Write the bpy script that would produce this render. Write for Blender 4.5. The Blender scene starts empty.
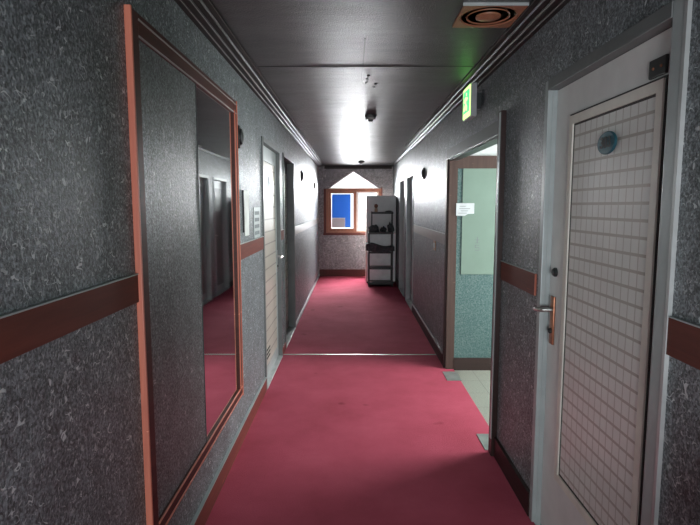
import bpy, bmesh, math, random
from mathutils import Vector, Matrix
random.seed(4)
S = bpy.context.scene
COL = S.collection
PI = math.pi

# ------------------------------------------------------------------ mesh helpers
class MB:
    """collects solids and links them as one mesh object"""
    def __init__(self): self.bm = bmesh.new()
    def box(self, x0, x1, y0, y1, z0, z1, bev=0.0):
        tmp = bmesh.new()
        bmesh.ops.create_cube(tmp, size=1)
        for v in tmp.verts:
            v.co = Vector((x0+(v.co.x+.5)*(x1-x0), y0+(v.co.y+.5)*(y1-y0), z0+(v.co.z+.5)*(z1-z0)))
        if bev > 0:
            bmesh.ops.bevel(tmp, geom=tmp.edges[:], offset=bev, segments=2, profile=.6, affect='EDGES')
        return self._add(tmp)
    def _add(self, tmp, mat=None):
        if mat is not None: bmesh.ops.transform(tmp, matrix=mat, verts=tmp.verts)
        me = bpy.data.meshes.new('tmp'); tmp.to_mesh(me); tmp.free()
        self.bm.from_mesh(me); bpy.data.meshes.remove(me)
        return self
    def prism(self, pts, a, b, axis='y'):
        """extrude a 2D polygon; axis y: pts are (x,z); axis x: (y,z); axis z: (x,y)"""
        f = {'y': lambda p, t: (p[0], t, p[1]), 'x': lambda p, t: (t, p[0], p[1]), 'z': lambda p, t: (p[0], p[1], t)}[axis]
        tmp = bmesh.new()
        va = [tmp.verts.new(f(p, a)) for p in pts]; vb = [tmp.verts.new(f(p, b)) for p in pts]
        n = len(pts)
        tmp.faces.new(va); tmp.faces.new(vb[::-1])
        for i in range(n): tmp.faces.new((va[i], vb[i], vb[(i+1) % n], va[(i+1) % n]))
        bmesh.ops.recalc_face_normals(tmp, faces=tmp.faces[:])
        return self._add(tmp)
    def lathe(self, prof, seg=28, loc=(0,0,0), axis='z', sx=1, sy=1):
        """profile of (radius, height) spun round an axis"""
        tmp = bmesh.new(); rings = []
        for r, h in prof:
            if r < 1e-6: rings.append([tmp.verts.new((0,0,h))])
            else: rings.append([tmp.verts.new((r*math.cos(2*PI*k/seg)*sx, r*math.sin(2*PI*k/seg)*sy, h)) for k in range(seg)])
        for A, B in zip(rings, rings[1:]):
            for k in range(seg):
                a, b = A[k % len(A)], A[(k+1) % len(A)]
                c, d = B[(k+1) % len(B)], B[k % len(B)]
                vs = []
                for v in (a, b, c, d):
                    if v not in vs: vs.append(v)
                if len(vs) > 2: tmp.faces.new(vs)
        for R in (rings[0], rings[-1]):
            if len(R) > 2:
                try: tmp.faces.new(R)
                except ValueError: pass
        bmesh.ops.recalc_face_normals(tmp, faces=tmp.faces[:])
        M = Matrix.Translation(loc)
        if axis == 'x': M = M @ Matrix.Rotation(PI/2, 4, 'Y')
        if axis == '-x': M = M @ Matrix.Rotation(-PI/2, 4, 'Y')
        if axis == '-y': M = M @ Matrix.Rotation(PI/2, 4, 'X')
        if axis == '-z': M = M @ Matrix.Rotation(PI, 4, 'X')
        return self._add(tmp, M)
    def tube(self, pts, r, seg=10):
        pts = [Vector(p) for p in pts]; tmp = bmesh.new(); rings = []
        for i, p in enumerate(pts):
            d = (pts[min(i+1, len(pts)-1)] - pts[max(i-1, 0)]).normalized()
            up = Vector((0,0,1)) if abs(d.z) < .9 else Vector((1,0,0))
            u = d.cross(up).normalized(); w = d.cross(u)
            rr = r[i] if isinstance(r, (list, tuple)) else r
            rings.append([tmp.verts.new(p + (u*math.cos(2*PI*k/seg) + w*math.sin(2*PI*k/seg))*rr) for k in range(seg)])
        for A, B in zip(rings, rings[1:]):
            for k in range(seg): tmp.faces.new((A[k], A[(k+1) % seg], B[(k+1) % seg], B[k]))
        tmp.faces.new(rings[0]); tmp.faces.new(rings[-1][::-1])
        bmesh.ops.recalc_face_normals(tmp, faces=tmp.faces[:])
        return self._add(tmp)
    def build(self, name, mat, parent=None, smooth=False):
        me = bpy.data.meshes.new(name); self.bm.to_mesh(me); self.bm.free()
        me.materials.append(mat)
        o = bpy.data.objects.new(name, me); COL.objects.link(o)
        if parent: o.parent = parent
        if smooth:
            for p in me.polygons: p.use_smooth = True
            try: me.set_sharp_from_angle(angle=.7)
            except Exception: pass
        return o

def tag(o, label, cat, group=None, kind=None):
    o['label'] = label; o['category'] = cat
    if group: o['group'] = group
    if kind: o['kind'] = kind
    return o
def empty(name, loc, label, cat, group=None, kind=None):
    o = bpy.data.objects.new(name, None); COL.objects.link(o); o.location = loc; o.empty_display_size = .1
    return tag(o, label, cat, group, kind)
def under(root, o):
    """parent o (built in world coordinates) to root, keeping its place"""
    o.parent = root
    loc = Vector(root.location)
    p = root.parent
    while p: loc += Vector(p.location); p = p.parent
    o.matrix_parent_inverse = Matrix.Translation(-loc)
    return o

# ------------------------------------------------------------------ materials
class NT:
    def __init__(self, name):
        m = bpy.data.materials.new(name); m.use_nodes = True
        self.m = m; self.t = m.node_tree; self.n = self.t.nodes; self.n.clear()
        self.out = self.n.new('ShaderNodeOutputMaterial')
    def new(self, typ, **kw):
        x = self.n.new(typ)
        for k, v in kw.items(): setattr(x, k, v)
        return x
    def set(self, sock, v):
        if hasattr(v, 'is_output'): self.t.links.new(v, sock)
        else: sock.default_value = v
    def math(self, op, a, b=0.0, c=None):
        x = self.new('ShaderNodeMath', operation=op)
        self.set(x.inputs[0], a); self.set(x.inputs[1], b)
        if c is not None: self.set(x.inputs[2], c)
        return x.outputs[0]
    def pos(self): return self.new('ShaderNodeNewGeometry').outputs['Position']
    def xyz(self, v):
        x = self.new('ShaderNodeSeparateXYZ'); self.set(x.inputs[0], v); return x.outputs
    def comb(self, a, b, c):
        x = self.new('ShaderNodeCombineXYZ')
        for i, v in enumerate((a, b, c)): self.set(x.inputs[i], v)
        return x.outputs[0]
    def scale(self, v, s):
        x = self.new('ShaderNodeVectorMath', operation='MULTIPLY'); self.set(x.inputs[0], v); x.inputs[1].default_value = s
        return x.outputs[0]
    def noise(self, vec, scale, detail=3, rough=.6, dist=0):
        x = self.new('ShaderNodeTexNoise'); self.set(x.inputs['Vector'], vec)
        x.inputs['Scale'].default_value = scale; x.inputs['Detail'].default_value = detail
        x.inputs['Roughness'].default_value = rough; x.inputs['Distortion'].default_value = dist
        return x.outputs['Fac']
    def ramp(self, f, stops):
        x = self.new('ShaderNodeValToRGB'); self.set(x.inputs[0], f); e = x.color_ramp.elements
        while len(e) < len(stops): e.new(.5)
        for i, (p, c) in enumerate(stops):
            e[i].position = p; e[i].color = (*c, 1) if not isinstance(c, float) else (c, c, c, 1)
        return x.outputs[0]
    def mix(self, f, a, b):
        x = self.new('ShaderNodeMix', data_type='RGBA')
        self.set(x.inputs[0], f)
        self.set(x.inputs[6], (*a, 1) if isinstance(a, tuple) else a); self.set(x.inputs[7], (*b, 1) if isinstance(b, tuple) else b)
        return x.outputs[2]
    def bump(self, h, s, d=.01):
        x = self.new('ShaderNodeBump'); self.set(x.inputs['Height'], h)
        x.inputs['Strength'].default_value = s; x.inputs['Distance'].default_value = d
        return x.outputs[0]
    def bsdf(self, col, rough=.5, metal=0.0, spec=.5, normal=None, emit=None, estr=0, coat=0):
        p = self.new('ShaderNodeBsdfPrincipled')
        self.set(p.inputs['Base Color'], (*col, 1) if isinstance(col, tuple) else col)
        self.set(p.inputs['Roughness'], rough); p.inputs['Metallic'].default_value = metal
        p.inputs['Specular IOR Level'].default_value = spec; p.inputs['Coat Weight'].default_value = coat
        if normal is not None: self.set(p.inputs['Normal'], normal)
        if emit is not None:
            p.inputs['Emission Color'].default_value = (*emit, 1); p.inputs['Emission Strength'].default_value = estr
        self.t.links.new(p.outputs[0], self.out.inputs[0])
        return self.m

def plain(name, col, rough=.5, metal=0.0, spec=.5, var=.12, scale=9, bump=0.0, **kw):
    """one colour with slight uneven wear"""
    n = NT(name); p = n.pos(); f = n.noise(p, scale, 4)
    a = tuple(c*(1-var) for c in col); b = tuple(min(1, c*(1+var)) for c in col)
    nm = n.bump(n.noise(p, scale*14, 2), bump, .004) if bump else None
    return n.bsdf(n.ramp(f, [(.3, a), (.7, b)]), rough, metal, spec, nm, **kw)

def wallpaper(name, base, flake, rough=.4, dens=.60, streak=.35):
    """charcoal chip wallpaper: fine grain, pale chips and curled fibres"""
    n = NT(name); p = n.pos(); q = n.xyz(p)
    grain = n.noise(p, 110, 3, .7)
    vo = n.new('ShaderNodeTexVoronoi'); n.set(vo.inputs['Vector'], n.scale(p, (1, 1, .8))); vo.inputs['Scale'].default_value = 175
    speck = n.xyz(vo.outputs['Color'])[0]
    cloud = n.noise(p, 7, 4)
    chips = n.noise(p, 62, 2, .5, 1.2)
    c1 = n.ramp(chips, [(dens, 0.0), (dens+.07, 1.0)])
    contour = n.math('ABSOLUTE', n.math('SUBTRACT', n.noise(p, 26, 1, .5, .6), .5))
    c2 = n.math('MULTIPLY', n.math('LESS_THAN', contour, .017), n.ramp(n.noise(n.scale(p, (1.1, 1.3, 1.2)), 19, 1), [(.60, 0.0), (.64, 1.0)]))
    fl = n.math('MULTIPLY', n.math('MAXIMUM', n.math('MULTIPLY', c1, .55), c2), 1.0)
    b = n.ramp(n.math('ADD', n.math('MULTIPLY', grain, .6), n.math('ADD', n.math('MULTIPLY', cloud, .2), n.math('MULTIPLY', speck, .2))),
               [(.38, tuple(c*.32 for c in base)), (.5, base), (.64, tuple(c*2.3 for c in base))])
    col = n.mix(fl, b, flake)
    st = n.noise(n.scale(p, (70, 70, 7)), 1, 3, .6)
    h = n.math('ADD', n.math('MULTIPLY', st, streak), n.math('MULTIPLY', grain, .6))
    return n.bsdf(col, rough, 0, .5, n.bump(h, .55, .006))

M = {}
M['wall'] = wallpaper('charcoal_chip_wallpaper', (.108, .121, .130), (.54, .57, .58), .46)
M['wall_end'] = wallpaper('grey_chip_wallpaper', (.155, .160, .18), (.60, .60, .62), .6, .53)
M['wall_smooth'] = wallpaper('charcoal_wallpaper_smooth', (.10, .108, .113), (.34, .35, .36), .44, .62, .5)

def ceiling_mat():
    n = NT('ceiling_glossy_charcoal'); p = n.pos()
    waves = n.noise(n.scale(p, (1.3, 2.4, 1)), 1, 3, .5)
    fine = n.noise(p, 130, 2)
    cl = n.noise(p, 3, 4)
    col = n.ramp(cl, [(.3, (.024, .024, .026)), (.7, (.042, .041, .044))])
    h = n.math('ADD', n.math('MULTIPLY', waves, 2.2), n.math('MULTIPLY', fine, .35))
    return n.bsdf(col, .42, 0, .5, n.bump(h, .55, .014))
M['ceiling'] = ceiling_mat()

def carpet_mat():
    n = NT('red_carpet'); p = n.pos()
    pile = n.noise(p, 260, 2, .7); wear = n.noise(p, 2.3, 5, .62); spot = n.noise(p, 4.1, 2)
    base = n.ramp(wear, [(.30, (.38, .060, .095)), (.5, (.45, .076, .122)), (.7, (.51, .095, .147))])
    st = n.ramp(spot, [(.70, 0.0), (.76, .55)])
    c = n.mix(st, base, (.16, .02, .03))
    c = n.mix(n.math('MULTIPLY', pile, .30), c, (.30, .035, .06))
    return n.bsdf(c, .95, 0, .15, n.bump(pile, .5, .006))
M['carpet'] = carpet_mat()

def wood(name, dark, light, rough=.4, axis=1):
    n = NT(name); p = n.pos()
    s = [26, 26, 26]; s[axis] = 1.6
    g = n.noise(n.scale(p, tuple(s)), 1, 5, .65, .5)
    scr = n.ramp(n.noise(n.scale(p, (18, 5, 60)), 1, 2), [(.71, 0.0), (.74, .5)])
    c = n.mix(scr, n.ramp(g, [(.3, dark), (.7, light)]), tuple(min(1, v*2.2) for v in light))
    return n.bsdf(c, rough, 0, .3, n.bump(g, .15, .003))
M['rail'] = wood('red_brown_wood_rail', (.085, .018, .011), (.135, .029, .018), .6)
M['rail_shine'] = plain('shiny_grey_brown_rail', (.13, .105, .095), .3)
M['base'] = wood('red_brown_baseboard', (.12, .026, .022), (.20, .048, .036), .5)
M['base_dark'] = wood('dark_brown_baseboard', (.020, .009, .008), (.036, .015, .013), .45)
M['base_end'] = wood('end_baseboard', (.075, .020, .018), (.11, .03, .026), .5, 0)
M['frame_wood'] = wood('worn_red_wood_frame', (.045, .010, .008), (.085, .019, .014), .5)
M['frame_edge'] = wood('worn_salmon_edge', (.43, .13, .09), (.60, .20, .13), .45, 2)
M['crown'] = wood('black_brown_crown', (.011, .008, .008), (.022, .014, .013), .5)
M['crown_line'] = plain('crown_highlight', (.20, .17, .16), .3, 0, .6)  # pale tone holds the highlight of the crown steps
M['win_wood'] = wood('window_brown_wood', (.20, .085, .055), (.30, .14, .095), .45, 2)
M['win_dark'] = wood('window_dark_wood', (.075, .018, .014), (.12, .03, .024), .45, 2)
M['win_white'] = plain('window_white_bead', (.75, .75, .74), .4)
M['pass_wood'] = wood('passage_brown_wood', (.060, .036, .030), (.088, .053, .044), .5, 2)
M['pass_dark'] = wood('passage_dark_base', (.030, .018, .016), (.045, .026, .023), .5, 0)
M['door_white'] = plain('door_off_white_paint', (.70, .70, .685), .42, 0, .5, .08, 5)
M['door_bead'] = plain('door_cream_bead', (.74, .71, .64), .4, 0, .5, .1)
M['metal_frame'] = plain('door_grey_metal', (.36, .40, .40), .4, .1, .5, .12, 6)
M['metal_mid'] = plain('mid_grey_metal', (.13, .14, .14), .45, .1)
M['metal_dark'] = plain('dark_grey_metal', (.035, .040, .040), .35, .3, .5, .2, 8)
M['metal_light'] = plain('light_edge_metal', (.50, .52, .52), .35, .4)
M['groove'] = plain('dark_groove', (.03, .026, .024), .7)
M['silver'] = plain('brushed_silver', (.62, .62, .60), .28, .95)
M['copper'] = plain('worn_copper_plate', (.32, .13, .075), .38, .7, .5, .5, 60)
M['black'] = plain('black_plastic', (.014, .014, .015), .4)
M['black_metal'] = plain('black_metal', (.018, .018, .02), .42, .2)
M['teal_sign'] = plain('teal_enamel', (.012, .085, .115), .5)
M['plate'] = plain('threshold_aluminium', (.36, .38, .36), .4, .6, .5, .2, 12)
M['paper'] = plain('white_paper', (.56, .59, .61), .7)
M['ink'] = plain('grey_ink', (.16, .18, .19), .7)
M['ink_dark'] = plain('black_ink', (.02, .02, .022), .6)
M['white_plaster'] = plain('white_plaster', (.60, .62, .61), .8, bump=.2)
M['mint'] = plain('mint_paint', (.175, .25, .205), .5, 0, .4, .06, 3)
M['vent'] = plain('vent_tan_plastic', (.33, .135, .070), .45, 0, .5, .12, 12)
M['vent_dark'] = plain('vent_dark_hole', (.012, .007, .006), .8)
M['grey_cab'] = plain('cabinet_grey', (.60, .60, .595), .4, 0, .5, .05)
M['white_cab'] = plain('cabinet_white', (.84, .88, .87), .4, 0, .5, .08)
M['cream'] = plain('cabinet_cream_side', (.60, .50, .44), .5)
M['cloth'] = plain('dark_cloth', (.07, .071, .076), .9, 0, .2, .8, 55, bump=.6)
M['brown_toy'] = plain('brown_glaze', (.20, .085, .05), .35)
M['tan_toy'] = plain('tan_glaze', (.42, .26, .17), .4)
M['detector'] = plain('dark_detector', (.028, .028, .03), .35)
M['detector_band'] = plain('grey_detector_band', (.16, .16, .165), .4)
M['sign_case'] = plain('sign_grey_case', (.33, .34, .36), .5)
M['board'] = plain('pale_board', (.42, .45, .44), .5)
M['seam'] = plain('ceiling_joint', (.018, .017, .018), .5)

def teal_mat():
    n = NT('teal_textured_wall'); p = n.pos(); g = n.noise(p, 85, 3, .7)
    return n.bsdf(n.ramp(g, [(.38, (.042, .10, .10)), (.5, (.072, .137, .133)), (.64, (.145, .20, .19))]), .55, 0, .4, n.bump(g, .3, .004))
M['teal'] = teal_mat()
def tile_mat():
    n = NT('speckled_floor_tile'); p = n.pos(); q = n.xyz(p)
    g = n.noise(p, 120, 3, .75)
    c = n.ramp(g, [(.36, (.15, .20, .175)), (.5, (.28, .285, .245)), (.62, (.36, .33, .27))])
    fx = n.math('FRACT', n.math('DIVIDE', n.math('ADD', q[0], 10), .30)); fy = n.math('FRACT', n.math('DIVIDE', n.math('ADD', q[1], 10), .30))
    line = n.math('MAXIMUM', n.math('LESS_THAN', fx, .018), n.math('LESS_THAN', fy, .018))
    return n.bsdf(n.mix(line, c, (.17, .17, .15)), .4)
M['tile'] = tile_mat()

def grid_mat(name, y0, z0, sy, sz, wy, wz, cell, line, hl=None):
    """small rectangular panes divided by painted bars; the panel stands in a y-z plane"""
    n = NT(name); q = n.xyz(n.pos())
    fy = n.math('FRACT', n.math('DIVIDE', n.math('SUBTRACT', q[1], y0-10*sy), sy))
    fz = n.math('FRACT', n.math('DIVIDE', n.math('SUBTRACT', q[2], z0-40*sz), sz))
    ly = n.math('MULTIPLY', n.math('LESS_THAN', fy, wy/sy), .8)
    lz = n.math('LESS_THAN', fz, wz/sz)
    l = n.math('MAXIMUM', ly, lz)
    cl = n.noise(n.pos(), 6, 3)
    c = n.ramp(cl, [(.3, tuple(v*.93 for v in cell)), (.7, tuple(v*1.05 for v in cell))])
    return n.bsdf(n.mix(l, c, line), .3, 0, .5, n.bump(n.math('SUBTRACT', 1.0, l), .25, .002))
M['grid'] = grid_mat('pane_grid', 1.575, .38, .0465, .0535, .006, .010, (.74, .74, .71), (.46, .425, .385))
M['slats'] = grid_mat('slat_panel', 4.2, .12, 9.0, .105, .001, .012, (.40, .375, .33), (.17, .15, .13))

def mirror_mat():
    n = NT('mirror_glass'); p = n.pos()
    return n.bsdf((.84, .88, .87), .035, 1.0)
M['mirror'] = mirror_mat()
def glass_mat():
    n = NT('clear_window_glass')
    a = n.new('ShaderNodeBsdfTransparent'); b = n.new('ShaderNodeBsdfGlossy'); b.inputs['Roughness'].default_value = .03
    m = n.new('ShaderNodeMixShader'); m.inputs[0].default_value = .05
    n.t.links.new(a.outputs[0], m.inputs[1]); n.t.links.new(b.outputs[0], m.inputs[2]); n.t.links.new(m.outputs[0], n.out.inputs[0])
    return n.m
M['glass'] = glass_mat()
def translucent(name, col, dcol):
    n = NT(name)
    a = n.new('ShaderNodeBsdfTranslucent'); a.inputs[0].default_value = (*col, 1)
    b = n.new('ShaderNodeBsdfDiffuse'); b.inputs[0].default_value = (*dcol, 1)
    m = n.new('ShaderNodeAddShader')
    n.t.links.new(a.outputs[0], m.inputs[0]); n.t.links.new(b.outputs[0], m.inputs[1]); n.t.links.new(m.outputs[0], n.out.inputs[0])
    return n.m
M['blue_film'] = translucent('blue_film', (.008, .030, .062), (.04, .14, .5))
M['grey_card'] = translucent('grey_card', (.027, .029, .032), (.4, .4, .42))
def emit(name, col, s):
    n = NT(name); return n.bsdf(tuple(c*.3 for c in col), .35, emit=col, estr=s)
M['exit_green'] = emit('lit_green_panel', (.02, .95, .08), 4.5)
M['exit_pale'] = emit('lit_pale_panel', (.62, 1.0, .30), 2.0)

# ------------------------------------------------------------------ dimensions
XL, XR, ZC = -.70, .86, 2.34
Y0, YE = -2.2, 11.1
def struct(name, mb, mat, label, cat, smooth=False):
    return tag(mb.build(name, mat, None, smooth), label, cat, None, 'structure')
def walled(x0, x1, ys, ye, z1, holes):
    """a wall along y between x0 and x1 with door holes (ya, yb, top)"""
    b = MB(); y = ys
    for ya, yb, top in sorted(holes):
        b.box(x0, x1, y, ya, 0, z1); b.box(x0, x1, ya, yb, top, z1); y = yb
    b.box(x0, x1, y, ye, 0, z1)
    return b
DL1 = (4.15, 5.08, 2.00); DL2 = (5.40, 6.31, 2.00)
DR1 = (1.455, 2.345, 2.00); PS = (3.05, 4.72, 1.91); DR2 = (7.38, 8.24, 1.93); DR3 = (8.60, 9.42, 1.93)
struct('wall_left', walled(XL-.16, XL, Y0, YE+.2, ZC, [DL1, DL2]), M['wall'], 'dark charcoal wallpapered corridor wall holding the framed mirror', 'wall')
struct('wall_right', walled(XR, XR+.075, Y0, YE+.2, ZC, [DR1, PS, DR2, DR3]), M['wall'], 'dark charcoal wallpapered corridor wall holding the white grid door', 'wall')
struct('ceiling', MB().box(XL-.16, 3.1, Y0-.1, YE+.2, ZC, ZC+.1), M['ceiling'], 'glossy dark charcoal ceiling of the corridor', 'ceiling')
struct('floor', MB().box(XL-.16, 3.1, Y0-.1, YE+.2, -.1, 0), M['tile'], 'speckled pale tile floor seen through the side opening', 'floor')
struct('wall_back', MB().box(XL-.16, XR+.1, Y0-.1, Y0, 0, ZC), M['wall'], 'charcoal corridor wall behind the viewer', 'wall')

# end wall with a rectangular and a gable-shaped opening
b = MB()
wx0, wx1, wz0, wz1 = -.545, .605, .935, 1.86
T = [(-.49, 1.866), (.573, 1.866), (.028, 2.22)]
ya, yb = YE, YE+.14
b.box(XL, XR, ya, yb, 0, wz0); b.box(XL, wx0, ya, yb, wz0, wz1); b.box(wx1, XR, ya, yb, wz0, wz1)
b.box(XL, T[0][0], ya, yb, wz1, T[0][1]); b.box(T[1][0], XR, ya, yb, wz1, T[0][1])
b.prism([(XL, T[0][1]), T[0], T[2], (T[2][0], ZC), (XL, ZC)], ya, yb)
b.prism([(XR, T[0][1]), (XR, ZC), (T[2][0], ZC), T[2], T[1]], ya, yb)
struct('wall_end', b, M['wall_end'], 'grey speckled end wall with the bright gabled window', 'wall')

# side passage
PX1 = 3.0
b = MB(); b.box(XR+.075, PX1, PS[1], PS[1]+.1, 1.935, ZC)
struct('wall_passage_upper', b, M['white_plaster'], 'white plaster strip above the teal passage wall', 'wall')
struct('wall_passage', MB().box(XR+.075, PX1, PS[1], PS[1]+.1, 0, 1.935), M['teal'], 'teal textured wall inside the side opening', 'wall')
b = MB(); b.box(XR+.075, PX1+.1, PS[0]-.15, PS[0]-.05, 0, ZC)
struct('wall_passage_near', b, M['white_plaster'], 'white wall of the side passage hidden behind the near jamb', 'wall')
b = MB(); b.box(PX1, PX1+.1, PS[0]-.05, PS[1]+.1, 0, .85); b.box(PX1, PX1+.1, PS[0]-.05, PS[1]+.1, 2.1, ZC)
b.box(PX1, PX1+.1, PS[0]-.05, PS[0]+.03, .85, 2.1); b.box(PX1, PX1+.1, PS[1]-.06, PS[1]+.1, .85, 2.1)
struct('wall_passage_end', b, M['white_plaster'], 'white end wall of the side passage with its window opening', 'wall')

# teal wall trim
b = MB(); b.box(XR+.075, PX1, PS[1]-.022, PS[1], 1.83, 1.94)
struct('trim_passage_header', b, M['pass_wood'], 'brown wooden band across the top of the teal wall', 'trim')
struct('trim_passage_post', MB().box(XR, XR+.075, PS[1]-.025, PS[1], 0, PS[2]-.012), M['pass_wood'], 'brown wooden upright at the corner of the teal wall', 'trim')
struct('baseboard_passage', MB().box(XR+.075, PX1, PS[1]-.03, PS[1], 0, .11), M['pass_dark'], 'dark brown baseboard below the teal wall', 'baseboard')
o = MB().box(XR+.075+.05, 1.95, PS[1]-.008, PS[1], .885, 1.83).build('wall_panel', M['mint'])
tag(o, 'smooth mint green panel on the teal passage wall', 'wall panel')

# ------------------------------------------------------------------ carpets
ct = .014
SEAM = 5.15
def carpet(name, y0, y1, label, notch=False):
    pts = [(XL, y0), (XR, y0)]
    if notch: pts += [(XR, PS[0]+.02), (XR+.07, PS[0]+.02), (XR+.07, PS[1]-.035), (XR, PS[1]-.035)]
    pts += [(XR, y1), (XL, y1)]
    o = MB().prism(pts, .0005, ct, 'z').build(name, M['carpet'])
    return tag(o, label, 'carpet')
carpet('red_carpet', Y0, SEAM-.003, 'crimson carpet laid on the near side of the metal joining strip', True)
carpet('red_carpet.001', SEAM+.003, YE, 'crimson carpet running from the metal joining strip to the end window')
o = MB().prism([(XL+.01, 0), (XL+.01, 0)], 0, 0) if False else MB().box(XL+.004, XR-.004, SEAM-.011, SEAM+.011, ct, ct+.0035, .0012)
tag(o.build('joining_strip', M['plate']), 'thin metal strip joining the two red carpets', 'carpet strip')
for (x0, x1, y0, y1, nm, lb) in ((.815, .94, 4.36, 4.60, 'threshold_plate', 'square metal floor plate at the foot of the opening by the teal wall'),
                                 (.815, .92, 3.075, 3.30, 'threshold_plate.001', 'square metal floor plate at the near jamb of the opening')):
    tag(MB().box(x0, x1, y0, y1, ct, ct+.004, .0015).build(nm, M['plate']), lb, 'floor plate', 'metal floor plates at the side opening')

# ------------------------------------------------------------------ baseboards, chair rails, crown
def seg(name, side, y0, y1, z0, z1, t, mat, label, cat, top=None):
    x = (XL, XL+t) if side == 'L' else (XR-t, XR)
    o = struct(name, MB().box(x[0], x[1], y0, y1, z0, z1, .002), mat, label, cat)
    if top:
        e = (XL, XL+t+.004) if side == 'L' else (XR-t-.004, XR)
        MB().box(e[0], e[1], y0, y1, z1, z1+.006).build('top_edge', top, o)['kind'] = 'structure'
    return o
seg('baseboard_left_near', 'L', Y0, 4.10, ct, .125, .012, M['base'], 'red-brown baseboard below the framed mirror', 'baseboard', M['metal_frame'])
seg('baseboard_left_middle', 'L', 5.13, 5.35, ct, .09, .012, M['base'], 'short baseboard between the two left doors', 'baseboard')
seg('baseboard_left_far', 'L', 6.36, YE, ct, .05, .012, M['metal_frame'], 'pale low baseboard beyond the left doors', 'baseboard', M['metal_light'])
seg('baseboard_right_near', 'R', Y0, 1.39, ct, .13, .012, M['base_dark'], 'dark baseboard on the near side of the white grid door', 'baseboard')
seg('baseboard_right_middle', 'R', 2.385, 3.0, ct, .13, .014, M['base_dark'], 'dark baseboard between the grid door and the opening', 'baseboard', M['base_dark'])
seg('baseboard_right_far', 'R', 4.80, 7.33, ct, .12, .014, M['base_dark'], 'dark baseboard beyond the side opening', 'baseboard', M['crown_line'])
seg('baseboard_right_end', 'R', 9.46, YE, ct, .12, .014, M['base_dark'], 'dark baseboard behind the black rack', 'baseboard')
struct('baseboard_end', MB().box(XL+.012, XR-.014, YE-.014, YE, ct, .16, .002), M['base_end'], 'red-brown baseboard under the end window', 'baseboard')
R = [('trim_rail_left_near', 'L', Y0, 1.688, 1.19, 1.28, 'red-brown wooden rail on the wall before the framed mirror', M['rail']),
     ('trim_rail_left_middle', 'L', 3.17, 4.10, 1.165, 1.262, 'red-brown wooden rail between the framed mirror and the first left door', M['rail']),
     ('trim_rail_left_short', 'L', 5.14, 5.34, 1.165, 1.262, 'short red-brown rail piece between the two left doors', M['rail']),
     ('trim_rail_left_far', 'L', 6.37, YE-.02, 1.15, 1.25, 'shiny wooden rail beyond the second left door', M['rail_shine']),
     ('trim_rail_right_near', 'R', Y0, 1.395, 1.10, 1.203, 'red-brown wooden rail on the near side of the grid door', M['rail']),
     ('trim_rail_right_middle', 'R', 2.43, 2.985, 1.082, 1.187, 'red-brown wooden rail between grid door and side opening', M['rail']),
     ('trim_rail_right_far', 'R', 4.81, 7.31, 1.145, 1.243, 'wooden rail on the wall beyond the side opening', M['rail_shine'])]
for nm, sd, y0, y1, z0, z1, lb, mt in R:
    o = seg(nm, sd, y0, y1, z0, z1, .009, mt, lb, 'rail')
    if nm in ('trim_rail_right_middle',):
        MB().box(XR-.0085, XR, y0-.006, y0, z0+.002, z1-.002).build('cut_end', M['frame_edge'], o)['kind'] = 'structure'
    x = (XL, XL+.011) if sd == 'L' else (XR-.011, XR)
    MB().box(x[0], x[1], y0, y1, z1, z1+.004).build('top_edge', M['metal_frame'], o)['kind'] = 'structure'

def crown(name, side, y0, y1, w, label):
    s = 1 if side == 'L' else -1; xw = XL if side == 'L' else XR
    pr = [(0, .036), (.022*w, .036), (.026*w, .028), (.052*w, .028), (.058*w, .019), (.085*w, .019), (.092*w, .012), (.122*w, .012), (.122*w, 0), (0, 0)]
    o = struct(name, MB().prism([(xw+s*a, ZC-d) for a, d in pr], y0, y1), M['crown'], label, 'crown moulding')
    b = MB()
    for a, d in ((.024, .034), (.055, .026), (.119, .011)):
        b.tube([(xw+s*a*w, y0, ZC-d), (xw+s*a*w, y1, ZC-d)], .0015, 6)
    b.build('bead', M['crown_line'], o)['kind'] = 'structure'  # pale tubes paint the highlight lines along the moulding steps
crown('trim_crown_left', 'L', Y0, YE, 1.0, 'stepped black-brown crown moulding above the framed mirror')
crown('trim_crown_right', 'R', Y0, 7.55, 1.0, 'stepped black-brown crown moulding above the exit sign')
struct('trim_crown_right_end', MB().prism([(XR, ZC-.02), (XR-.02, ZC-.02), (XR-.03, ZC), (XR, ZC)], 7.55, YE), M['crown'], 'thin ceiling strip beyond the right crown moulding', 'ceiling strip')
struct('trim_crown_end', MB().prism([(YE, ZC-.07), (YE-.02, ZC-.07), (YE-.02, ZC), (YE, ZC)], XL+.125, XR-.03, 'x'), M['crown'], 'dark ceiling strip above the end window', 'ceiling strip')
b = MB(); b.box(XL+.13, XR-.13, 3.282, 3.292, ZC-.0025, ZC); b.box(.062, .069, 2.75, 3.282, ZC-.0025, ZC)
struct('trim_ceiling_joint', b, M['seam'], 'dark crossing joint lines in the ceiling paper', 'ceiling joint')

# ------------------------------------------------------------------ framed mirror on the left wall
f0, f1, g0, g1 = 1.69, 3.165, .33, 2.11
mr = empty('framed_mirror', (XL, (f0+f1)/2, g0), 'tall mirror half covered by wallpaper board in a red wooden frame on left wall', 'mirror')
under(mr, MB().box(XL, XL+.020, f0, f0+.05, g0, g1, .003).build('frame_stile', M['frame_wood']))
o = under(mr, MB().box(XL, XL+.022, f0-.012, f0, g0, g1+.004, .003).build('frame_edge', M['frame_edge'])); o['label'] = 'worn salmon-orange near edge of the mirror frame'
far = under(mr, MB().box(XL, XL+.020, f1-.07, f1, g0, g1, .003).build('frame_stile', M['frame_wood']))
under(mr, MB().tube([(XL+.021, f1-.006, g0), (XL+.021, f1-.006, g1)], .005, 8).build('bead', M['frame_edge'], None, True))
under(mr, MB().tube([(XL+.021, f1-.064, g0+.06), (XL+.021, f1-.064, g1-.06)], .005, 8).build('bead', M['frame_edge'], None, True))
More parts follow.
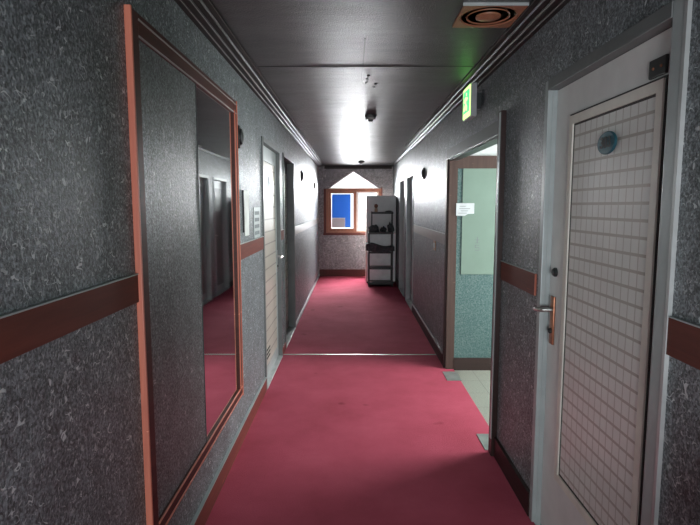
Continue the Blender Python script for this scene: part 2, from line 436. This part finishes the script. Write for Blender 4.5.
b = MB(); b.box(XL, XL+.020, f0+.05, f1-.07, g1-.075, g1, .003); under(mr, b.build('frame_rail', M['frame_wood']))
b = MB(); b.box(XL, XL+.020, f0+.05, f1-.07, g0, g0+.062, .003); under(mr, b.build('frame_rail', M['frame_wood']))
for z in (g1-.02, g1-.072): under(mr, MB().tube([(XL+.020, f0+.05, z), (XL+.020, f1-.01, z)], .0035, 8).build('bead', M['crown_line'], None, True))
for z in (g0+.012, g0+.058): under(mr, MB().tube([(XL+.020, f0+.05, z), (XL+.020, f1-.01, z)], .0045, 8).build('bead', M['frame_edge'], None, True))
sp = 2.38
under(mr, MB().box(XL, XL+.010, f0+.05, sp, g0+.062, g1-.075).build('wallpaper_board', M['wall_smooth']))
b = MB(); b.prism([(XL, sp), (XL+.009, sp), (XL+.009, f1-.07), (XL, f1-.07)], g0+.062, g1-.075, 'z'); under(mr, b.build('mirror_glass', M['mirror']))
under(mr, MB().box(XL+.0, XL+.0125, sp-.004, sp+.002, g0+.062, g1-.075).build('board_edge', M['metal_dark']))

# ------------------------------------------------------------------ doors
def lever(root, x, y, z, side, mat_plate, dy):
    """side = -1: mounted on a leaf facing -x"""
    s = side
    xs = sorted((x, x+s*.009))
    h = empty('door_handle', (0,0,0), '', '') ; del h['label']; del h['category']
    under(root, h)
    def ch(o): o.parent = h
    ch(MB().box(xs[0], xs[1], y-.021, y+.021, z-.155, z+.06, .004).build('handle_plate', mat_plate, None, True))
    ch(MB().tube([(x+s*.006, y, z), (x+s*.05, y, z), (x+s*.058, y+dy*.10, z-.002), (x+s*.054, y+dy, z-.012)], [.011, .010, .0095, .008], 12).build('lever', M['silver'], None, True))
    ch(MB().lathe([(.0, .0), (.012, 0), (.012, .006), (.009, .009), (0, .009)], 16, (x+s*.009, y, z-.095), 'x' if s > 0 else '-x').build('keyhole_rose', M['groove'], None, True))
    return h

# near right white grid door
d = empty('door_1', (XR+.03, 1.9, 0), 'large white grid-panelled door on the right wall with teal number oval', 'door', None, 'structure')
LX = XR+.030
y0, y1, zt = DR1
b = MB(); b.box(LX, LX+.042, y0+.004, y1-.004, .012, zt-.004, .002); under(d, b.build('door_leaf', M['door_white']))
m0, m1, n0, n1 = 1.535, 2.18, .32, 1.86
b = MB()
def ring(b, xa, xb, a0, a1, c0, c1, w):
    b.box(xa, xb, a0, a1, c1-w, c1); b.box(xa, xb, a0, a1, c0, c0+w)
    b.box(xa, xb, a0, a0+w, c0+w, c1-w); b.box(xa, xb, a1-w, a1, c0+w, c1-w); return b
under(d, ring(b, LX-.003, LX, m0-.008, m1+.008, n0-.008, n1+.008, .010).build('groove', M['groove']))
under(d, ring(MB(), LX-.009, LX, m0, m1, n0, n1, .034).build('panel_moulding', M['door_bead']))
under(d, ring(MB(), LX-.0035, LX, m0+.033, m1-.033, n0+.033, n1-.033, .009).build('groove', M['groove']))
under(d, MB().box(LX-.0025, LX, m0+.04, m1-.04, n0+.04, n1-.04).build('grid_panel', M['grid']))
# frame
fx = XR-.010
under(d, MB().box(fx, XR+.074, y1-.003, y1+.036, .0, zt+.04, .003).build('door_jamb', M['metal_frame']))
under(d, MB().box(fx, XR+.074, y0-.050, y0+.003, .0, zt+.04, .003).build('door_jamb', M['metal_frame']))
under(d, MB().box(fx-.003, XR+.074, y0+.003, y1-.003, zt-.003, zt+.042, .003).build('door_head', M['metal_mid']))  # darker grey than the jambs: shade on the head painted in
o = under(d, MB().box(XR-.012, XR, y0-.064, y0-.051, 0, zt+.04).build('pale_strip', M['metal_light'])); o['label'] = 'white strip along the near jamb'  # thin pale strip just outside the near jamb
under(d, MB().box(LX-.02, LX, y1-.006, y1, .0, zt).build('door_stop', M['metal_frame']))
# bracket, number oval, lock, handle
br = under(d, MB().box(LX-.009, LX, 1.528, 1.615, 1.872, 1.925, .003).build('closer_bracket', M['black']))
for yy in (1.55, 1.59): MB().lathe([(0,0),(.005,0),(.004,.003),(0,.003)], 10, (LX-.009, yy, 1.898), '-x').build('screw', M['copper'], br)
ov = under(d, MB().lathe([(0, 0), (.072, 0), (.072, .005), (.068, .008), (0, .008)], 40, (LX-.009, 1.845, 1.716), '-x', .54, .90).build('number_oval', M['teal_sign']))
under(d, MB().box(LX-.010, LX, 1.825, 1.865, 1.70, 1.732).build('oval_backing', M['black']))
fc = bpy.data.curves.new('room_number', 'FONT'); fc.body = '303'; fc.size = .052; fc.extrude = .0012; fc.align_x = 'CENTER'; fc.align_y = 'CENTER'; fc.offset = .0012
fo = bpy.data.objects.new('room_number_text', fc); COL.objects.link(fo); fc.materials.append(M['ink_dark'])
fo.matrix_world = Matrix.Translation((LX-.0178, 1.845, 1.716)) @ Matrix.Rotation(-PI/2, 4, 'Z') @ Matrix.Rotation(PI/2, 4, 'X')
dg = bpy.context.evaluated_depsgraph_get(); me = bpy.data.meshes.new_from_object(fo.evaluated_get(dg)); mw = fo.matrix_world.copy()
bpy.data.objects.remove(fo); me.transform(mw)
fo = bpy.data.objects.new('room_number', me); COL.objects.link(fo); fo.parent = ov; fo.matrix_parent_inverse = Matrix.Identity(4)
under(d, MB().lathe([(0, 0), (.020, 0), (.020, .008), (.013, .016), (0, .016)], 20, (LX, 2.275, 1.213), '-x').build('deadbolt', M['metal_dark'], None, True))
lever(d, LX, 2.285, 1.045, -1, M['copper'], .085)

def small_door(name, side, spec, rec, label, leaf_mat, panel_mat, hy, plate, dark_reveal=False):
    y0, y1, zt = spec
    s = 1 if side == 'L' else -1; xw = XL if side == 'L' else XR
    r = empty(name, (xw, (y0+y1)/2, 0), label, 'door', None, 'structure')
    def bx(a, b_, c, d_, e, f, bev=.002):
        x = sorted((xw+s*a, xw+s*b_)); return MB().box(x[0], x[1], c, d_, e, f, bev)
    dep = -.155 if side == 'L' else -.074
    under(r, bx(-rec-.04, -rec, y0+.004, y1-.004, .012, zt-.004).build('door_leaf', leaf_mat))
    w = .035
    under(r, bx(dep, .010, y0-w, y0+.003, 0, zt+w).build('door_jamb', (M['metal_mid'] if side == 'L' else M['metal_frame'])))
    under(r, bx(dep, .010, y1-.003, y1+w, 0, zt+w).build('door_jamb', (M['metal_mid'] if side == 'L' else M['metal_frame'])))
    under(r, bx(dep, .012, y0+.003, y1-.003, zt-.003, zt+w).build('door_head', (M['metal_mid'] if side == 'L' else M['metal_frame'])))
    under(r, bx(-rec, .014, y0, y1, ct, ct+.012).build('threshold', M['metal_light']))
    pw = .11
    under(r, bx(-rec, -rec+.004, y0+pw, y1-pw, .14, zt-.13).build('door_panel', panel_mat))
    b = MB()
    xs = sorted((xw+s*(-rec), xw+s*(-rec+.010)))
    ring(b, xs[0], xs[1], y0+pw-.02, y1-pw+.02, .12, zt-.11, .022)
    under(r, b.build('panel_moulding', leaf_mat))
    lever(r, xw+s*(-rec), hy, 1.02, s, M['silver'], (-.09 if hy > (y0+y1)/2 else .09))
    if plate:
        x = xw+s*(-rec+.004)
        p = under(r, MB().lathe([(0,0),(.05,0),(.048,.006),(0,.006)], 24, (x, (y0+y1)/2, 1.70), 'x' if s > 0 else '-x', 1.2, .85).build('number_oval', M['paper'], None, True))
        xs = sorted((x+s*.006, x+s*.0075))
        for k in (-.02, .006): MB().box(xs[0], xs[1], (y0+y1)/2+k, (y0+y1)/2+k+.012, 1.68, 1.72).build('room_number', M['ink'], p)
    return r
D2 = small_door('door_2', 'L', DL1, .028, 'cream slatted door, first on the left beyond the framed mirror', M['metal_frame'], M['slats'], DL1[1]-.055, True)
b = MB()
for k in range(3): b.box(XL-.024, XL-.020, 4.30, 4.52, .20+.035*k, .212+.035*k)
under(D2, b.build('louvre_vent', M['groove']))
small_door('door_3', 'L', DL2, .07, 'shadowed door, second on the left beyond the framed mirror', M['metal_mid'], M['slats'], DL2[0]+.06, True)  # darker grey leaf: the door's shade put into its colour
small_door('door_4', 'R', DR2, .062, 'dark recessed door on the right, first beyond the side opening', M['metal_frame'], M['metal_mid'], DR2[0]+.06, False)  # dark panel grey carries the shade on the recessed leaf
small_door('door_5', 'R', DR3, .062, 'dark recessed door on the right beside the black rack', M['metal_frame'], M['metal_mid'], DR3[0]+.06, False)  # shade on this leaf painted into its panel grey too

# trim round the side opening
b = MB(); b.box(XR-.014, XR, PS[0], PS[1]+.05, PS[2], PS[2]+.085, .002)
struct('trim_opening_head', b, M['metal_dark'], 'dark metal head trim above the side opening', 'door trim')
struct('trim_opening_head_lining', MB().box(XR, XR+.075, PS[0]+.012, PS[1], PS[2]-.012, PS[2]), M['metal_dark'], 'dark underside lining of the side opening', 'door trim')
b = MB(); b.box(XR-.016, XR, PS[1], PS[1]+.055, 0, PS[2], .002)
struct('trim_opening_far_jamb', b, M['base_dark'], 'dark jamb trim beside the paper notice', 'door trim')
o = struct('trim_opening_near_jamb', MB().box(XR-.030, XR+.075, PS[0]-.055, PS[0]+.012, 0, 2.03, .004), M['base_dark'], 'dark near jamb of the side opening with a painted pale edge highlight', 'door trim')
MB().box(XR-.034, XR-.029, PS[0]-.050, PS[0]-.022, .12, 2.02, .0015).build('edge_highlight', M['metal_frame'], o)['kind'] = 'structure'  # pale strip paints the highlight on the post's edge

# ------------------------------------------------------------------ end window
w = empty('window_1', ((wx0+wx1)/2, YE, wz0), 'brown framed end window with a gable-shaped white upper light', 'window', None, 'structure')
yy0, yy1 = YE-.02, YE+.10
b = ring(MB(), yy0, yy1, 0, 1, 0, 1, .1) if False else MB()
b.box(wx0, wx0+.045, yy0, yy1, wz0, wz1); b.box(wx1-.045, wx1, yy0, yy1, wz0, wz1); b.box(wx0+.045, wx1-.045, yy0, yy1, wz1-.065, wz1); b.box(wx0+.045, wx1-.045, yy0, yy1, wz0, wz0+.03)
under(w, b.build('window_frame', M['win_wood']))
under(w, MB().box(wx0-.05, wx0, yy0, YE, wz0-.02, wz1, .003).build('window_casing', M['win_dark']))
under(w, MB().box(wx0-.06, wx1+.05, YE-.05, YE+.02, wz0-.045, wz0, .004).build('window_sill', M['win_dark']))
under(w, MB().box(wx1, wx1+.03, yy0, YE, wz0, wz1+.03, .003).build('window_casing', M['win_dark']))
xm = .075
def sash(x0, x1, z0, z1, wd, mat, nm, bead):
    b = MB(); b.box(x0, x0+wd, YE+.02, YE+.06, z0, z1); b.box(x1-wd, x1, YE+.02, YE+.06, z0, z1)
    b.box(x0+wd, x1-wd, YE+.02, YE+.06, z1-wd*.5, z1); b.box(x0+wd, x1-wd, YE+.02, YE+.06, z0, z0+wd)
    s_ = under(w, b.build(nm, mat))
    under(s_, MB().box(x0+wd, x1-wd, YE+.045, YE+.05, z0+wd, z1-wd*.5).build('pane', M['glass']))
    if bead:
        b = MB(); a0, a1, c0, c1, q = x0+wd, x1-wd, z0+wd, z1-wd*.5, .010
        b.box(a0, a1, YE+.018, YE+.044, c1-q, c1); b.box(a0, a1, YE+.018, YE+.044, c0, c0+q); b.box(a0, a0+q, YE+.018, YE+.044, c0+q, c1-q); b.box(a1-q, a1, YE+.018, YE+.044, c0+q, c1-q)
        under(s_, b.build('glazing_bead', M['win_white']))
    return s_
sash(wx0+.045, xm+.02, wz0+.03, wz1-.065, .065, M['win_wood'], 'window_sash', True)
sash(xm+.02, wx1-.045, wz0+.03, wz1-.065, .045, M['win_white'], 'window_sash', False)
b = MB()
b.prism([T[0], T[1], T[2]], YE+.05, YE+.055); under(w, b.build('gable_pane', M['glass']))
b = MB()
for p, q in ((T[0], T[2]), (T[2], T[1]), (T[0], T[1])):
    b.tube([(p[0], YE+.05, p[1]), (q[0], YE+.05, q[1])], .012, 6)
under(w, b.build('gable_bead', M['win_white']))
tag(MB().prism([(-.148, 1.045), (-.030, 1.045), (-.030, 1.745), (-.425, 1.745), (-.425, 1.249), (-.148, 1.249)], YE+.036, YE+.040).build('blue_sheet', M['blue_film']), 'bright blue sheet covering the left pane of the end window', 'window sheet')
o = MB().box(-.425, -.150, YE+.036, YE+.040, 1.045, 1.246).build('grey_card', M['grey_card']); tag(o, 'grey card standing in the lower left corner of the blue window pane', 'card')

# ------------------------------------------------------------------ cabinet and rack at the end
cx0, cx1, cy0, cy1 = .275, .835, 10.02, 10.60
c = empty('storage_cabinet', ((cx0+cx1)/2, (cy0+cy1)/2, ct), 'tall grey cabinet standing behind the black rack by the end window', 'cabinet')
under(c, MB().box(cx0, cx1, cy0+.03, cy1, ct+.03, 1.69, .008).build('cabinet_body', M['cream']))
under(c, MB().box(cx0+.01, cx1-.01, cy0+.05, cy1-.05, ct, ct+.04).build('plinth', M['black']))
o = under(c, MB().box(cx0+.012, cx1, cy0, cy0+.03, .985, 1.69, .006).build('upper_door', M['grey_cab'])); o['label'] = 'plain grey upper door'
o = under(c, MB().box(cx0+.012, cx1, cy0, cy0+.03, ct+.05, .975, .006).build('lower_door', M['white_cab'])); o['label'] = 'pale lower door with upright grooves'
b = MB()
for x in (.385, .47, .56, .65): b.box(x, x+.014, cy0-.003, cy0, .10, .96)
b.box(cx0+.1, .70, cy0-.002, cy0, .25, .258)
under(o, b.build('groove', M['ink']))
rk = empty('shelf_rack', (.53, 9.75, ct), 'narrow black metal shelf rack in front of the grey cabinet', 'rack')
rx0, rx1, ry0, ry1 = .305, .755, 9.62, 9.92
for x in (rx0, rx1-.022):
    for y in (ry0, ry1-.022):
        under(rk, MB().box(x, x+.022, y, y+.022, ct, 1.04, .003).build('post', M['black_metal']))
for z, h in ((.05, .045), (.335, .04), (.63, .03), (.985, .035)):
    b = MB(); b.box(rx0-.004, rx1+.004, ry0-.006, ry1+.004, z, z+h, .006); under(rk, b.build('shelf', M['black_metal']))
for x in (rx0+.055, rx1-.018):
    for y in (ry0+.05, ry1-.03):
        under(rk, MB().box(x, x+.015, y, y+.015, 1.02, 1.40, .002).build('upper_post', M['black_metal']))
b = MB(); b.box(rx0+.045, rx1+.006, ry0+.045, ry1-.01, 1.355, 1.39, .006); under(rk, b.build('top_shelf', M['black_metal']))
# things on the rack
fg = empty('figurine', (.445, 9.74, 1.39), 'small brown figurine standing on the top shelf of the black rack', 'figurine')
under(fg, MB().lathe([(0,0),(.026,0),(.030,.03),(.024,.065),(.014,.078),(0,.08)], 18, (.445, 9.74, 1.39)).build('body', M['tan_toy'], None, True))
under(fg, MB().lathe([(0,0),(.02,.004),(.036,.03),(.034,.055),(.015,.072),(0,.075)], 18, (.445, 9.74, 1.462)).build('head', M['brown_toy'], None, True))
tag(MB().lathe([(0,0),(.065,0),(.07,.01),(.045,.02),(0,.024)], 20, (.68, 9.75, 1.391), 'z', 1, .6).build('ashtray', M['black']), 'flat black dish at the end of the rack top shelf', 'dish')
def lump(name, x, y, z, lx, ly, lz, mat, seed, rough=.25, seg=24):
    rnd = random.Random(seed); bm = bmesh.new()
    bmesh.ops.create_uvsphere(bm, u_segments=seg, v_segments=14, radius=1)
    ph = [rnd.uniform(0, 6.28) for _ in range(9)]
    for v in bm.verts:
        p = v.co.copy()
        k = 1 + rough*(math.sin(5*p.x+ph[0])*math.sin(4*p.y+ph[1]) + .6*math.sin(9*p.x+ph[2]+3*p.z) + .4*math.sin(13*p.y+ph[3]+5*p.z))
        zz = p.z*k
        v.co = Vector((x + p.x*lx*k, y + p.y*ly*(1+.3*(k-1)), z + max(0, (zz+.75))*lz*.6))
    mb = MB(); mb.bm.free(); mb.bm = bm
    return mb.build(name, mat, None, True)
tag(lump('cloth_bundle', .412, 9.76, 1.02, .095, .10, .12, M['cloth'], 3, .25), 'crumpled black cloth on the rack shelf below the figurine', 'cloth', 'dark bundles on the rack')
tag(lump('cloth_bundle.001', .585, 9.77, 1.02, .055, .09, .09, M['cloth'], 5, .25), 'small dark bundle in the middle of the rack shelf under the figurine', 'cloth', 'dark bundles on the rack')
tag(lump('cloth_bundle.002', .715, 9.76, 1.02, .055, .09, .15, M['cloth'], 9, .25), 'dark bundle at the right end of the rack shelf under the figurine', 'cloth', 'dark bundles on the rack')
# a grey net cloth hanging over the middle shelf
bm = bmesh.new(); nx, ny = 40, 14; grid = []
for i in range(nx+1):
    row = []
    for j in range(ny+1):
        u = i/nx; v = j/ny
        x = rx0-.055+u*(.53); top = .80-.05*u+.02*math.sin(7*u)
        if v < .35: y = ry1-.02-(v/.35)*(ry1-ry0+.01); z = top-.02*math.sin(3*v)
        else:
            y = ry0-.018-.012*math.sin(16*u+5*v); z = top-(v-.35)/.65*(.115+.03*math.sin(5*u))
        row.append(bm.verts.new((x, y+.006*math.sin(30*u), z)))
    grid.append(row)
for i in range(nx):
    for j in range(ny): bm.faces.new((grid[i][j], grid[i+1][j], grid[i+1][j+1], grid[i][j+1]))
bmesh.ops.recalc_face_normals(bm, faces=bm.faces[:])
mb = MB(); mb.bm.free(); mb.bm = bm
o = mb.build('draped_cloth', M['cloth'], None, True); sm = o.modifiers.new('thick', 'SOLIDIFY'); sm.thickness = .006; sm.offset = 0
tag(o, 'dark mottled cloth draped over the middle shelf of the black rack', 'cloth')

# ------------------------------------------------------------------ exit sign
sx0, sx1, sy0, sy1, sz0, sz1 = .775, .815, 3.52, 3.75, 2.085, 2.300
e = empty('exit_sign', (sx1, (sy0+sy1)/2, sz0), 'glowing green exit sign above the side opening', 'exit sign')
under(e, MB().box(sx0, sx1, sy0, sy1, sz0, sz1, .005).build('sign_case', M['sign_case']))
under(e, MB().box(sx1, XR, sy0+.07, sy1-.07, sz0+.06, sz1-.05).build('wall_bracket', M['metal_dark']))
under(e, MB().box(sx0-.004, sx0, sy0+.008, sy1-.008, sz0+.008, sz1-.008).build('lit_border', M['exit_pale']))
lp = under(e, MB().box(sx0-.006, sx0-.004, sy0+.03, sy1-.03, sz0+.04, sz1-.03).build('lit_panel', M['exit_green']))
cy, cz = (sy0+sy1)/2, (sz0+sz1)/2
b = MB()
def strk(p): b.tube([(sx0-.0065, cy+a, cz+c_) for a, c_ in p], .007, 6)
b.lathe([(0,0),(.012,0),(.012,.002),(0,.002)], 14, (sx0-.006, cy-.005, cz+.052), '-x')
strk([(-.005, .034), (.008, .0), (.002, -.012)]); strk([(.002, -.012), (-.022, -.030), (-.018, -.056)]); strk([(.004, -.012), (.030, -.030), (.050, -.048)])
strk([(-.004, .030), (-.030, .014), (-.040, .026)]); strk([(0, .030), (.024, .022), (.036, .002)])
b2 = b.build('running_figure', M['exit_pale']); under(e, b2)

# ------------------------------------------------------------------ ceiling vent, detectors, wire
vx0, vx1, vy0, vy1, vz = .468, .735, 2.29, 2.565, ZC-.010
vcx, vcy = (vx0+vx1)/2, (vy0+vy1)/2
v = empty('ceiling_vent', (vcx, vcy, ZC), 'square tan ceiling vent with a round grille near the exit sign', 'vent')
# plate with round hole
bm = bmesh.new(); seg = 48; ri = .124
inn = [bm.verts.new((vcx+ri*math.cos(2*PI*k/seg), vcy+ri*math.sin(2*PI*k/seg), vz)) for k in range(seg)]
out = []
for k in range(seg):
    a = 2*PI*k/seg; c_, s_ = math.cos(a), math.sin(a); t = min((vx1-vx0)/2/max(abs(c_), 1e-6), (vy1-vy0)/2/max(abs(s_), 1e-6))
    out.append(bm.verts.new((vcx+c_*t, vcy+s_*t, vz)))
for k in range(seg): bm.faces.new((inn[k], inn[(k+1) % seg], out[(k+1) % seg], out[k]))
r_ = bmesh.ops.extrude_face_region(bm, geom=bm.faces[:])
for g in r_['geom']:
    if isinstance(g, bmesh.types.BMVert): g.co.z = ZC-.001
bmesh.ops.recalc_face_normals(bm, faces=bm.faces[:])
mb = MB(); mb.bm.free(); mb.bm = bm
under(v, mb.build('vent_plate', M['vent']))
under(v, MB().box(vx0-.006, vx1, vy0-.006, vy0, vz-.002, ZC).build('plate_edge', M['metal_light']))
under(v, MB().lathe([(0,0),(.124,0),(.124,.002),(0,.002)], 40, (vcx, vcy, ZC-.004)).build('duct', M['vent_dark']))
b = MB()
for k in range(36):
    a = 2*PI*k/36; b.tube([(vcx+.05*math.cos(a), vcy+.05*math.sin(a), vz+.008), (vcx+.122*math.cos(a), vcy+.122*math.sin(a), vz+.006)], .0018, 6)
under(v, b.build('grille', M['vent']))
for r0 in (.117, .088):
    b = MB(); b.lathe([(r0, 0), (r0+.006, -.004), (r0+.007, .002), (r0, .004), (r0, 0)], 40, (vcx, vcy, vz+.004)); under(v, b.build('grille_ring', M['vent'], None, True))
under(v, MB().lathe([(0, -.012), (.03, -.010), (.054, -.002), (.056, .008), (0, .008)], 32, (vcx, vcy, vz)).build('centre_disc', M['vent'], None, True))

def detector(name, x, y, label, big=1.0):
    r = empty(name, (x, y, ZC), label, 'smoke detector', 'round ceiling detectors')
    under(r, MB().lathe([(0,0),(.055*big,0),(.055*big,-.012),(.050*big,-.018),(0,-.018)], 28, (x, y, ZC)).build('base', M['detector'], None, True))
    under(r, MB().lathe([(0,-.017),(.046*big,-.017),(.047*big,-.034),(.040*big,-.04),(0,-.04)], 28, (x, y, ZC)).build('band', M['detector_band'], None, True))
    under(r, MB().lathe([(0,-.039),(.026*big,-.039),(.022*big,-.056),(.010*big,-.060),(0,-.060)], 24, (x, y, ZC)).build('sensor', M['detector'], None, True))
detector('smoke_detector', .173, 5.02, 'round dark smoke detector on the ceiling nearer the wire holes')
detector('smoke_detector.001', .17, 10.0, 'round dark smoke detector on the ceiling close to the end window', 1.25)
P = [(.066, 3.30), (.064, 3.42), (.070, 3.58), (.085, 3.66), (.105, 3.63), (.112, 3.58)]
tag(MB().tube([(x, y, ZC-.004-.012*math.sin(PI*i/5)) for i, (x, y) in enumerate(P)], .0022, 6).build('loose_wire', M['black']), 'thin loose dark wire hanging from the ceiling joint', 'wire')
for i, (x, y, lb) in enumerate(((.108, 3.50, 'small black ceiling hook beside the loose wire'), (.165, 3.73, 'small black ceiling hook further from the loose wire'))):
    b = MB(); b.lathe([(0,0),(.012,0),(.010,-.008),(0,-.010)], 14, (x, y, ZC)); b.tube([(x, y, ZC-.008), (x-.006, y, ZC-.022), (x-.02, y, ZC-.024)], .003, 6)
    tag(b.build('ceiling_hook' + ('' if i == 0 else '.001'), M['black'], None, True), lb, 'hook', 'black ceiling hooks')

# ------------------------------------------------------------------ small things on the walls
def plaque(name, side, y, z, label):
    s = 1 if side == 'L' else -1; xw = XL if side == 'L' else XR
    r = empty(name, (xw, y, z), label, 'wall plaque', 'dark oval wall plaques')
    ax = 'x' if s > 0 else '-x'
    under(r, MB().lathe([(0,0),(.07,0),(.07,.012),(.064,.018),(0,.018)], 32, (xw, y, z), ax, 1.0, .72).build('backplate', M['black'], None, True))
    under(r, MB().lathe([(0,.017),(.050,.017),(.046,.030),(.02,.038),(0,.040)], 28, (xw, y, z), ax, 1.0, .70).build('dome', M['black_metal'], None, True))
plaque('wall_plaque', 'L', 3.265, 1.92, 'dark oval wall plaque just beyond the framed mirror')
plaque('wall_plaque.001', 'L', 7.29, 1.91, 'dark oval wall plaque past the second left door')
plaque('wall_plaque.002', 'L', 9.75, 1.87, 'dark oval wall plaque on the left wall close to the end window')
plaque('wall_plaque.003', 'R', 6.32, 1.885, 'dark oval wall plaque on the right wall past the side opening')
nb = empty('name_board', (XL, 3.44, 1.3), 'narrow pale upright strip on the left wall beyond the mirror', 'sign')
under(nb, MB().box(XL, XL+.008, 3.40, 3.54, 1.305, 1.60, .002).build('board', M['white_plaster']))
under(nb, MB().box(XL, XL+.010, 3.365, 3.385, 1.33, 1.60, .002).build('dark_edge', M['black']))
nt = empty('wall_notice', (XL, 3.87, 1.27), 'grey notice with dark printed blocks beside the first left door', 'notice')
under(nt, MB().box(XL, XL+.003, 3.74, 3.99, 1.27, 1.49).build('sheet', M['metal_frame']))
for k in range(4): under(nt, MB().box(XL+.003, XL+.004, 3.775, 3.95, 1.292+.048*k, 1.318+.048*k).build('print_block', M['ink']))
b = empty('switch_plate', (XR, 5.43, 1.05), 'tan switch plate below the right rail past the opening', 'switch plate')
under(b, MB().box(XR-.008, XR, 5.37, 5.50, 1.045, 1.145, .002).build('plate', M['tan_toy']))
for k in range(3): under(b, MB().box(XR-.011, XR-.008, 5.385+.04*k, 5.405+.04*k, 1.07, 1.12, .001).build('switch', M['paper']))
# board leaning on the near right wall
b = MB(); b.prism([(.57, ct), (.59, ct), (.857, 1.00), (.837, 1.005)], .80, 1.105)
tag(b.build('leaning_board', M['board']), 'pale board leaning on the right wall under the near rail', 'board')
# paper notice at the opening
pn = empty('paper_notice', (1.02, PS[1]-.03, 1.40), 'white paper notice taped at the corner of the teal wall', 'notice')
b = MB(); b.prism([(.925, 1.415), (1.00, 1.412), (1.03, 1.43), (1.085, 1.432), (1.085, 1.525), (.925, 1.525)], PS[1]-.0335, PS[1]-.031); under(pn, b.build('sheet', M['paper']))
b = MB()
for k, (a, c_) in enumerate(((.955, 1.01), (.95, 1.05), (.965, 1.03), (.945, 1.02))): b.box(a, c_, PS[1]-.0342, PS[1]-.0335, 1.495-.02*k, 1.499-.02*k)
under(pn, b.build('print', M['ink']))
b = MB(); yq = PS[1]-.0088
def st(x0, x1, z0, z1): b.box(x0, x1, yq, PS[1]-.008, z0, z1)
st(1.122, 1.128, 1.17, 1.225); st(1.105, 1.145, 1.195, 1.200); st(1.105, 1.145, 1.168, 1.172)
st(1.105, 1.145, 1.148, 1.152); st(1.105, 1.110, 1.13, 1.148); st(1.105, 1.145, 1.126, 1.130); st(1.140, 1.145, 1.105, 1.126); st(1.105, 1.145, 1.101, 1.105)
tag(b.build('wall_lettering', M['ink']), 'small grey lettering marked on the mint green panel', 'lettering')

# ------------------------------------------------------------------ light
def area(name, loc, rot, sx, sy, power, col=(1, 1, 1)):
    l = bpy.data.lights.new(name, 'AREA'); l.shape = 'RECTANGLE'; l.size = sx; l.size_y = sy; l.energy = power; l.color = col
    o = bpy.data.objects.new(name, l); COL.objects.link(o); o.location = loc; o.rotation_euler = rot; o['kind'] = 'helper'
    return o
area('end_daylight', (.03, YE+1.3, 2.75), (-PI/2+.6, 0, 0), 2.6, 2.4, 3300, (.95, .98, 1))
area('end_street_glow', (.03, YE+.7, 1.5), (-PI/2, 0, 0), 2.0, 1.6, 140, (.95, .98, 1))
area('passage_daylight', (PX1+.02, (PS[0]+PS[1])/2, 1.47), (0, PI/2, 0), 1.2, 1.5, 148, (.95, 1, .98))
area('back_daylight', (.08, Y0+.08, 1.0), (PI/2, 0, 0), 1.4, 1.1, 100, (.90, .97, 1))
wd = bpy.data.worlds.new('sky'); S.world = wd; wd.use_nodes = True
bg = wd.node_tree.nodes['Background']; bg.inputs[0].default_value = (.85, .93, 1, 1); bg.inputs[1].default_value = 1.5

# ------------------------------------------------------------------ camera
cam = bpy.data.cameras.new('camera'); co = bpy.data.objects.new('camera', cam); COL.objects.link(co); S.camera = co
cam.sensor_width = 36; cam.lens = 36*525/700; cam.clip_start = .02; cam.clip_end = 60
co.location = (0, 0, 1.5)
co.rotation_euler = (PI/2 - math.atan(56.5/525), 0, math.atan(2/525))
vs = S.view_settings; S.display_settings.display_device = 'sRGB'
vs.view_transform = 'Standard'; vs.look = 'None'; vs.exposure = 0; vs.gamma = 1; vs.use_curve_mapping = False
S.cycles.use_denoising = True; S.cycles.max_bounces = 8; S.cycles.diffuse_bounces = 4; S.cycles.sample_clamp_indirect = 6
bpy.context.view_layer.update()
